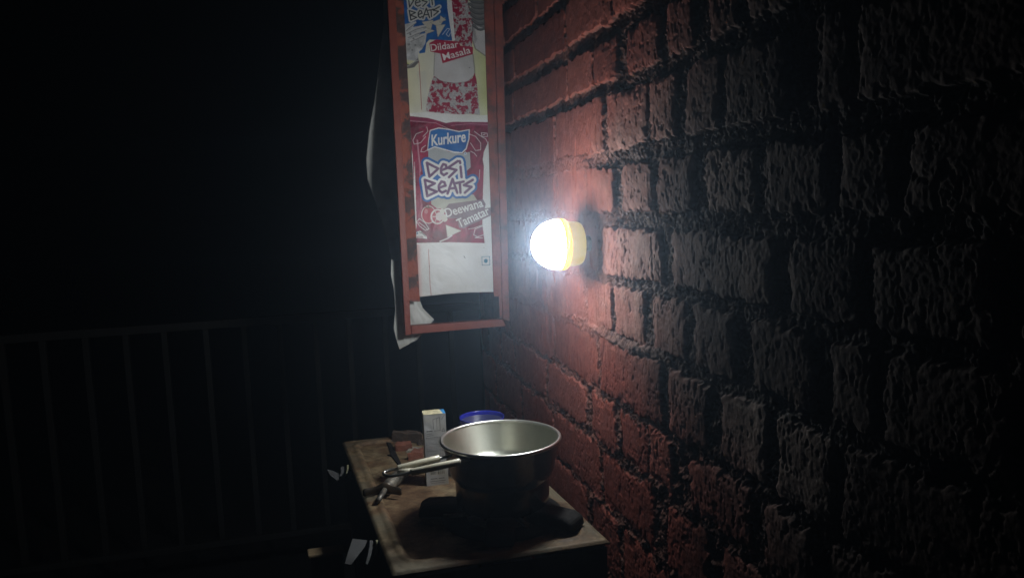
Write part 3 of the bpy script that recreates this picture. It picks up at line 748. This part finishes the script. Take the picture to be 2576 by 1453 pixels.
# ------------------------------------------------------------------ gas cocks on the stove's left side
def strip(name, pts, depth_v, th, m, par):       # a bent strip lying on a plane that slopes up and away from us
    c_ = on_plane(sum(p[0] for p in pts)/len(pts), sum(p[1] for p in pts)/len(pts), sp(0, depth_v), ey_)
    n_ = ex_*.22-ey_*.62+ZV*.75; n_ /= np.linalg.norm(n_)
    ring = [on_plane(x, y, c_, n_) for x, y in pts]
    bm = bmesh.new(); add_prism(bm, ring, -n_*th)
    return obj(name, bm, m, par, bevel=.0008)
def pipe_to(name, px, depth_v, rad, m, par):
    P0 = sp(0, depth_v); a = on_plane(*px, P0, ey_)+ey_*.006; u = uv_(a)[0]; bm = bmesh.new()
    add_tube(bm, [a, a-ex_*u+ex_*.0005], rad, 16); return obj(name, bm, m, par, True)
vB = uv_(st(955, 1362))[1]
cockB = pipe_to('gas_cock', (925, 1395), vB+.012, .008, M_darkbody, stove)
strip('lever', [(886, 1353), (925, 1357), (918, 1375), (883, 1420), (866, 1417), (874, 1390)], vB, .003, M_grey, cockB)
strip('collar', [(929, 1357), (939, 1357), (939, 1372), (933, 1400), (925, 1420), (919, 1416), (925, 1392), (929, 1372)], vB+.004, .010, M_grey, cockB)
strip('collar', [(943, 1357), (951, 1355), (955, 1362), (953, 1379), (947, 1398), (944, 1395), (947, 1376), (947, 1363)], vB+.005, .010, M_brass, cockB)
vA = uv_(st(885, 1176))[1]
cockA = pipe_to('gas_cock', (868, 1196), vA+.012, .008, M_darkbody, stove)
strip('lever', [(821, 1178), (836, 1182), (852, 1189), (853, 1204), (848, 1208), (830, 1194)], vA, .003, M_grey, cockA)
strip('collar', [(857, 1172), (866, 1172), (866, 1186), (860, 1196), (852, 1197), (857, 1188)], vA+.004, .010, M_grey, cockA)
strip('collar', [(872, 1168), (878, 1167), (878, 1176), (873, 1190), (870, 1190), (872, 1180)], vA+.005, .010, M_brass, cockA)

# ------------------------------------------------------------------ stepped steel pan with its folding wire handle
pan = empty('saucepan', pb, 'stepped steel saucepan with folding wire handle sitting on the stove burner', 'saucepan')
rimx = np.linalg.norm(on_z(1410, 1098, pc[2])-on_z(1108, 1098, pc[2]))/2
R0 = rimx-.001
sc_ = R0/.1
ZS = PAN_H/.132
prof_out = [(0, 0), (.066, 0), (.073, .002), (.0775, .008), (.0785, .02), (.0788, .052), (.0792, .057), (.0835, .061), (.0862, .067), (.0885, .075), (.097, .1265), (.0985, .1285), (.1003, .1290), (.1010, .1303), (.1003, .1318), (.0985, .1320), (.0968, .1308)]
prof_in = [(.0955, .1265), (.0868, .075), (.083, .068), (.078, .0645), (.072, .063), (0, .0625)]
bm = bmesh.new(); add_lathe(bm, [(r*sc_, z*ZS) for r, z in prof_out], pb, seg=128); obj('body', bm, M_soot, pan, True)
bm = bmesh.new(); add_lathe(bm, [(r*sc_, z*ZS) for r, z in [prof_out[-1]]+prof_in], pb, seg=128); obj('inside', bm, M_steel, pan, True)
bm = bmesh.new(); add_lathe(bm, [((.0985+.0032*math.cos(t))*sc_, .1302*ZS+.0026*math.sin(t)) for t in np.linspace(0, 2*math.pi, 12, endpoint=False)], pb, seg=128, close=True)
obj('rim', bm, M_chrome, pan, True)
# handle: two parallel rods from the pan's wall, cream sleeves, U-bend at the end
tipA, tipB = st(1135, 1145, .108), st(1183, 1153, .1115)
sA0, sA1 = st(1106, 1151, .106), st(1000, 1178, .099)
sB0, sB1 = st(1158, 1160, .109), st(1034, 1187, .101)
eL = st(965, 1190, .097)
def inset(a, c, d=.03):
    v_ = (a-c)/np.linalg.norm(a-c); return a+v_*d
eA, eB = st(976, 1183, .098), st(982, 1197, .0975)
def bez(pts, n=8):
    out = []
    P = [np.asarray(p) for p in pts]
    for i in range(len(P)-1):
        p0, p1, p2, p3 = P[max(i-1, 0)], P[i], P[i+1], P[min(i+2, len(P)-1)]
        for t in np.linspace(0, 1, n, endpoint=False):
            out.append(.5*((2*p1)+(-p0+p2)*t+(2*p0-5*p1+4*p2-p3)*t*t+(-p0+3*p1-3*p2+p3)*t**3))
    return out+[P[-1]]
bm = bmesh.new()
def wall_hit(t):                                 # carry a rod on to the pan's wall
    c_ = np.array([pb[0], pb[1], t[2]]); return t+(c_-t)*max(0, 1-(.0905*sc_)/np.linalg.norm(c_-t))
add_tube(bm, [tipA]+bez([sA1, eA, eL, eB, sB1], 8)+[tipB], .0020, 10)
handle = obj('handle', bm, M_chrome, pan, True)
bm = bmesh.new(); add_tube(bm, [tipA, wall_hit(tipA)], .0017, 8); obj('rod_end', bm, M_chrome, handle, True)
bm = bmesh.new(); add_tube(bm, [tipB, wall_hit(tipB)], .0017, 8); obj('rod_end', bm, M_chrome, handle, True)
for a, b2 in ((sA0, sA1), (sB0, sB1)):
    bm = bmesh.new(); d_ = (b2-a)
    add_tube(bm, [a, a+d_*.01, a+d_*.5, b2-d_*.02, b2], [.0040, .0047, .0049, .0048, .0042], 16); obj('grip_sleeve', bm, M_cream, handle, True)
bm = bmesh.new(); k0, k1 = st(1002, 1186, .099), st(1042, 1184, .101)
add_tube(bm, [k0, (k0+k1)/2, k1], [.0045, .006, .0055], 12, flat=(1.0, .7)); obj('clip', bm, M_cream, handle, True)

# ------------------------------------------------------------------ milk carton
CZ = 0.0
c0, c1_ = st(1074, 1223, -.003), st(1129, 1217, -.003)
cw = np.linalg.norm(c1_-c0); cdx = (c1_-c0)/cw; cdy = np.cross(ZV, cdx)
ct = on_plane(1067, 1041, c0, cdy); chh = None
q = ray(1069, 1043); tt = np.dot(c0-CAM, cdy)/np.dot(q, cdy); chh = (CAM+q*tt)[2]-c0[2]
cdp = cw*.72
AR = Art(np.full((int(chh*4000), int(cw*4000), 3), .52, np.float32), 0, 0, 4000/1000.)   # millimetres, y down; base greyed to put the front in shade
Wm, Hm = cw*1000, chh*1000
art2 = AR.A
DK = (.10, .09, .08)
AR.line([(Wm*.42, Hm*.07), (Wm*.42, Hm*.2)], .7, DK); AR.line([(Wm*.42, Hm*.07), (Wm*.72, Hm*.05)], .7, DK); AR.line([(Wm*.72, Hm*.05), (Wm*.72, Hm*.23)], .9, DK)
AR.line([(Wm*.58, Hm*.06), (Wm*.58, Hm*.21)], .5, DK); AR.line([(Wm*.45, Hm*.23), (Wm*.72, Hm*.23)], .6, DK)
AR.line([(Wm*.80, Hm*.08), (Wm*.97, Hm*.01)], .6, DK)
tri = [(Wm*.80, Hm*.245), (Wm*.94, Hm*.245), (Wm*.87, Hm*.205), (Wm*.80, Hm*.245)]; AR.line(tri, .7, DK)
for x in (.12, .22, .30): AR.line([(Wm*x, Hm*.23), (Wm*(x+.05), Hm*.23)], 1.6, DK)
AR.line([(Wm*.12, Hm*.265), (Wm*.35, Hm*.265)], 1.0, DK); AR.line([(Wm*.12, Hm*.29), (Wm*.40, Hm*.29)], .8, DK)
for k in range(17):
    y = Hm*(.32+.019*k); x = Wm*.06
    while x < Wm*.92:
        L = kr.uniform(1.2, 4.5); AR.line([(x, y), (min(Wm*.94, x+L), y)], .65 if k % 5 else 1.1, DK, .85); x += L+kr.uniform(.8, 1.6)
AR.poly([(Wm*.16, Hm*.765), (Wm*.88, Hm*.765), (Wm*.88, Hm*.85), (Wm*.16, Hm*.85)], (.62, .60, .55))
x = Wm*.2
while x < Wm*.84:
    w_ = kr.choice([.35, .5, .8]); AR.line([(x, Hm*.775), (x, Hm*.84)], w_, DK); x += w_+kr.uniform(.5, 1.0)
for k, (a_, b_) in enumerate(((.2, .48), (.56, .8))): AR.line([(Wm*a_, Hm*.90), (Wm*b_, Hm*.90)], 1.3, DK)
AR.line([(Wm*.15, Hm*.935), (Wm*.85, Hm*.935)], .9, DK); AR.line([(Wm*.2, Hm*.96), (Wm*.8, Hm*.96)], .7, DK)
nu_, nv_ = 90, 260
uu3, vv3 = np.meshgrid(np.linspace(0, 1, nu_), np.linspace(0, 1, nv_))
Xc = c0[None, None]+cdx[None, None]*(uu3*cw)[..., None]+ZV[None, None]*((1-vv3)*chh)[..., None]
ii = np.clip((uu3*Wm*4).astype(int), 0, art2.shape[1]-1); jj = np.clip((vv3*Hm*4).astype(int), 0, art2.shape[0]-1)
Xc = Xc-cdy[None, None]*(.0012*np.sin(uu3*math.pi)*np.sin(vv3*math.pi)+.0012*fbm(uu3*2, vv3*5, 601, 2))[..., None]
M_carton = print_mat('printed_carton', .45, .2)
carton = empty('milk_carton', c0+cdx*cw/2+cdy*cdp/2, 'small white drink carton with blue corner standing behind the saucepan handle', 'carton')
grid_mesh('front_panel', Xc, art2[jj, ii], M_carton, carton)
M_white = mat('carton_board', (.66, .65, .60), .5, bump=.05)
bm = bmesh.new()
o1, o2 = .0008, cdp
add_hexa(bm, [c0+cdy*o1, c0+cdx*cw+cdy*o1, c0+cdx*cw+cdy*o2, c0+cdy*o2]+[p+ZV*(chh-.0004) for p in (c0+cdy*o1, c0+cdx*cw+cdy*o1, c0+cdx*cw+cdy*o2, c0+cdy*o2)])
obj('body', bm, M_white, carton, bevel=.0008)
T2 = Art(np.zeros((int(cdp*4000), int(cw*4000), 3), np.float32), 0, 0, 4.); T2.A[:] = (.80, .74, .50)
Dm = cdp*1000
T2.poly([(Wm*.80, 0), (Wm, 0), (Wm, Dm), (Wm*.88, Dm)], (.05, .33, .75))
for (a_, b_, cc) in ((.22, .36, .35), (.5, .7, .3), (.5, .68, .45), (.5, .72, .6), (.18, .3, .75), (.45, .75, .75), (.2, .34, .55)): T2.line([(Wm*a_, Dm*cc), (Wm*b_, Dm*cc)], 1.0, (.25, .2, .12))
uu4, vv4 = np.meshgrid(np.linspace(0, 1, 90), np.linspace(0, 1, 70))
ii = np.clip((uu4*Wm*4).astype(int), 0, T2.A.shape[1]-1); jj = np.clip((vv4*Dm*4).astype(int), 0, T2.A.shape[0]-1)
Xt2 = c0[None, None]+ZV*(chh+.0003)+cdx[None, None]*(uu4*cw)[..., None]+cdy[None, None]*((1-vv4)*cdp)[..., None]+ZV*(.0012*fbm(uu4*2, vv4*2, 611, 2))[..., None]
grid_mesh('top_panel', Xt2, T2.A[jj, ii], M_carton, carton)

# ------------------------------------------------------------------ blue-rimmed cup behind the pan
kz = .098
kc = st(1212, 1047, kz)
kr_ = np.linalg.norm(on_z(1268, 1047, kc[2])-on_z(1156, 1047, kc[2]))/2
kb = kc-ZV*(kz+.003)
cup = empty('plastic_cup', kb, 'cloudy plastic cup with a blue rim standing behind the saucepan', 'cup')
bm = bmesh.new()
add_lathe(bm, [(0, 0), (kr_*.74, 0), (kr_*.78, .003), (kr_*.965, .0945), (kr_*.945, .094), (kr_*.75, .005), (0, .004)], kb, seg=64); obj('body', bm, M_cup, cup, True)
bm = bmesh.new()
add_lathe(bm, [(kr_*.965, .0935), (kr_*.985, .0940), (kr_*.995, .099), (kr_*1.0, .101), (kr_*.985, .1015), (kr_*.965, .100), (kr_*.945, .090)], kb, seg=64); obj('rim', bm, M_blue, cup, True)

# ------------------------------------------------------------------ pipe with winged bracket
wc = st(963, 1241, .012)
t0, t1 = st(1003, 1196, .011), st(968, 1230, .011)
td = (t1-t0)/np.linalg.norm(t1-t0)
tool = empty('burner_pipe', (t0+t1)/2-ZV*.011, 'short grey pipe with winged bracket and rod end lying under the pan handle', 'pipe')
bm = bmesh.new(); add_tube(bm, [t0-td*.035, t0, t1-td*.004, t1], [.0105, .0105, .0105, .0085], 24); obj('tube', bm, M_zinc, tool, True)
re = st(951, 1259, .009)
bm = bmesh.new(); add_tube(bm, [t1-td*.002, re], .0042, 16); obj('rod', bm, M_zinc, tool, True)
wv = np.cross(ZV, td); wv /= np.linalg.norm(wv)
if np.dot(wv, RT) < 0: wv = -wv
wv = RT*np.array([1, 1, 0]); wv /= np.linalg.norm(wv); wf = np.cross(ZV, wv)
half = np.linalg.norm(on_plane(1012, 1243, wc, wf)-on_plane(914, 1243, wc, wf))/2
bm = bmesh.new()
N_ = 28
rows_ = []
for i in range(N_+1):
    u = -1+2*i/N_; h = .0062+.0028*math.exp(-(u/.30)**2) - (.0018 if abs(u) > .93 else 0)
    cpt = t1+td*(.001+.010*abs(u)**1.6)+wv*half*u
    z = .0105 + .0035*math.exp(-(u/.3)**2)
    rows_.append((np.array([cpt[0], cpt[1], STOVE_Z+z-h]), np.array([cpt[0], cpt[1], STOVE_Z+z+h])))
vs = [(bm.verts.new(a), bm.verts.new(b2)) for a, b2 in rows_]
for (a, b2), (c_, d_) in zip(vs, vs[1:]): bm.faces.new([a, c_, d_, b2])
wing = obj('wing_plate', bm, M_darkbit and mat('browned_plate', (.10, .075, .055), .4, .6, stops=[(.35, (.05, .04, .03)), (.7, (.17, .12, .08))], nscale=40, bump=.1), tool, True)
sd = wing.modifiers.new('thickness', 'SOLIDIFY'); sd.thickness = .0016; sd.offset = 0

# ------------------------------------------------------------------ rubble on the back of the stove
def chunk(name, poly, h, m, label, cat, seed, z=-.004):
    r = np.random.default_rng(seed); base_ = [st(x, y, z) for x, y in poly]
    bm = bmesh.new(); add_prism(bm, base_, ZV*h)
    bmesh.ops.subdivide_edges(bm, edges=bm.edges[:], cuts=5, use_grid_fill=True)
    bmesh.ops.triangulate(bm, faces=[f for f in bm.faces if len(f.verts) > 4])
    for v_ in bm.verts:
        k = np.array(v_.co)
        n = fbm(np.array([k[0]*160+k[2]*70]), np.array([k[1]*160-k[2]*90]), seed, 3)[0]
        c_ = sum(base_)/len(base_)
        d_ = k-c_; v_.co = Vector(k+d_*n*.16+ZV*(n*.004 if k[2] > STOVE_Z+h*.5 else 0))
    o = obj(name, bm, m, None, False, bevel=.0006, seg=1)
    return tag(o, label, cat, 'broken brick pieces on the stove')
chunk('brick_fragment', [(986, 1113), (1063, 1116), (1060, 1108), (990, 1106)], .020, M_darkbit, 'dark sooty slab at the back edge of the stove top', 'brick piece', 71)
chunk('brick_fragment', [(994, 1137), (1037, 1135), (1034, 1126), (997, 1128)], .014, M_brickbit, 'small reddish block in front of the dark sooty slab', 'brick piece', 72)
chunk('mortar_fragment', [(1022, 1141), (1064, 1138), (1066, 1131), (1036, 1130)], .006, M_greybit, 'pale grey crust lying between the reddish pieces beside the carton', 'mortar piece', 73)
chunk('brick_fragment', [(1026, 1160), (1064, 1154), (1066, 1143), (1045, 1145)], .014, M_brickbit, 'red wedge of brick tucked against the white carton', 'brick piece', 74)
chunk('brick_fragment', [(1052, 1122), (1072, 1120), (1072, 1113), (1055, 1114)], .010, M_darkbit, 'tiny dark lump half hidden behind the carton', 'brick piece', 75)
# tapered black strip lying on the top
bm = bmesh.new()
add_prism(bm, [st(*p, -.0035) for p in ((972, 1115), (983, 1117), (988, 1124), (1010, 1170), (1003, 1173), (985, 1150), (974, 1147), (983, 1146), (979, 1130))], ZV*.004)
tag(obj('iron_strip', bm, M_iron, bevel=.0006), 'thin tapered black iron strip with barbs lying on the stove behind the handle', 'iron strip')

# ------------------------------------------------------------------ low bench beside the stove
bz = STOVE_Z-.098
b0 = on_z(775, 1397, bz)
bench = empty('wooden_bench', (b0[0]+.12, b0[1]+.2, 0), 'low wooden bench in the dark to the left of the stove', 'bench')
bm = bmesh.new()
bw = -uv_(b0)[0]-.03
pts = [b0, b0+ex_*bw, b0+ex_*bw+ey_*.028, b0+ey_*.028]
add_hexa(bm, [p-ZV*.006 for p in pts]+pts); obj('bench_top', bm, M_wood, bench, bevel=.002, seg=2)
bm = bmesh.new()
add_box(bm, b0+ex_*bw/2+ey_*.015-ZV*.0065-ZV*((bz-.0065)/2), ex_*(bw/2-.004), ey_*.012, ZV*((bz-.0065)/2)); obj('bench_front', bm, M_darkbody, bench)

# ------------------------------------------------------------------ railing beyond
RP = at_depth(105, 850, 2.35)
def rp_(x, y): return on_plane(x, y, RP, WD)
perp = np.array([WD[1], -WD[0], 0.])
rail = empty('railing', rp_(500, 1400)*np.array([1, 1, 0]), 'dark metal railing of upright bars standing in the darkness to the left', 'railing')
zt_, zb_ = rp_(300, 832)[2], rp_(300, 1398)[2]
u0 = np.dot(rp_(105, 850)-RP, perp)
def rpt(u, z): return RP*np.array([1, 1, 0])+perp*u+ZV*z
uA, uB = np.dot(rp_(-160, 860)-RP, perp), np.dot(rp_(1300, 800)-RP, perp)
for nm, z, h in (('top_rail', zt_, .013), ('bottom_rail', zb_, .010)):
    bm = bmesh.new(); add_box(bm, rpt((uA+uB)/2, z), perp*(uB-uA)/2, WD*.011, ZV*h); obj(nm, bm, M_rail, rail, bevel=.002)
xs_bar = [-102, 0, 105, 214, 316, 414, 519, 615, 706, 795, 880, 970, 1052, 1135, 1215]
for x in xs_bar:
    u = np.dot(rp_(x, 850)-RP, perp); bm = bmesh.new()
    add_box(bm, rpt(u, (zt_+zb_)/2), perp*.0085, WD*.0085, ZV*((zt_-zb_)/2-.012)); obj('bar', bm, M_rail, rail, bevel=.001)
for u in (uA-.02, uB+.02):
    bm = bmesh.new(); add_box(bm, rpt(u, (zt_+.03)/2), perp*.019, WD*.019, ZV*(zt_+.03)/2); obj('post', bm, M_rail, rail, bevel=.002)

# ------------------------------------------------------------------ thin haze, added to give the lamp a glow
GLOW_HAZE_DENSITY = 0.065
if GLOW_HAZE_DENSITY:
    bm = bmesh.new(); add_box(bm, np.array([0., 6., 1.0]), np.array([14., 0, 0]), np.array([0, 14., 0]), np.array([0, 0, 2.0]))
    hm_ = bpy.data.materials.new('glow_haze'); hm_.use_nodes = True; hn = hm_.node_tree; hn.nodes.remove(hn.nodes['Principled BSDF'])
    pvn = hn.nodes.new('ShaderNodeVolumePrincipled'); pvn.inputs['Color'].default_value = (.62, .78, 1, 1); pvn.inputs['Density'].default_value = GLOW_HAZE_DENSITY; pvn.inputs['Anisotropy'].default_value = .87
    hn.links.new(pvn.outputs['Volume'], hn.nodes['Material Output'].inputs['Volume'])
    tag(obj('added_glow_haze', bm, hm_), kind='stuff')
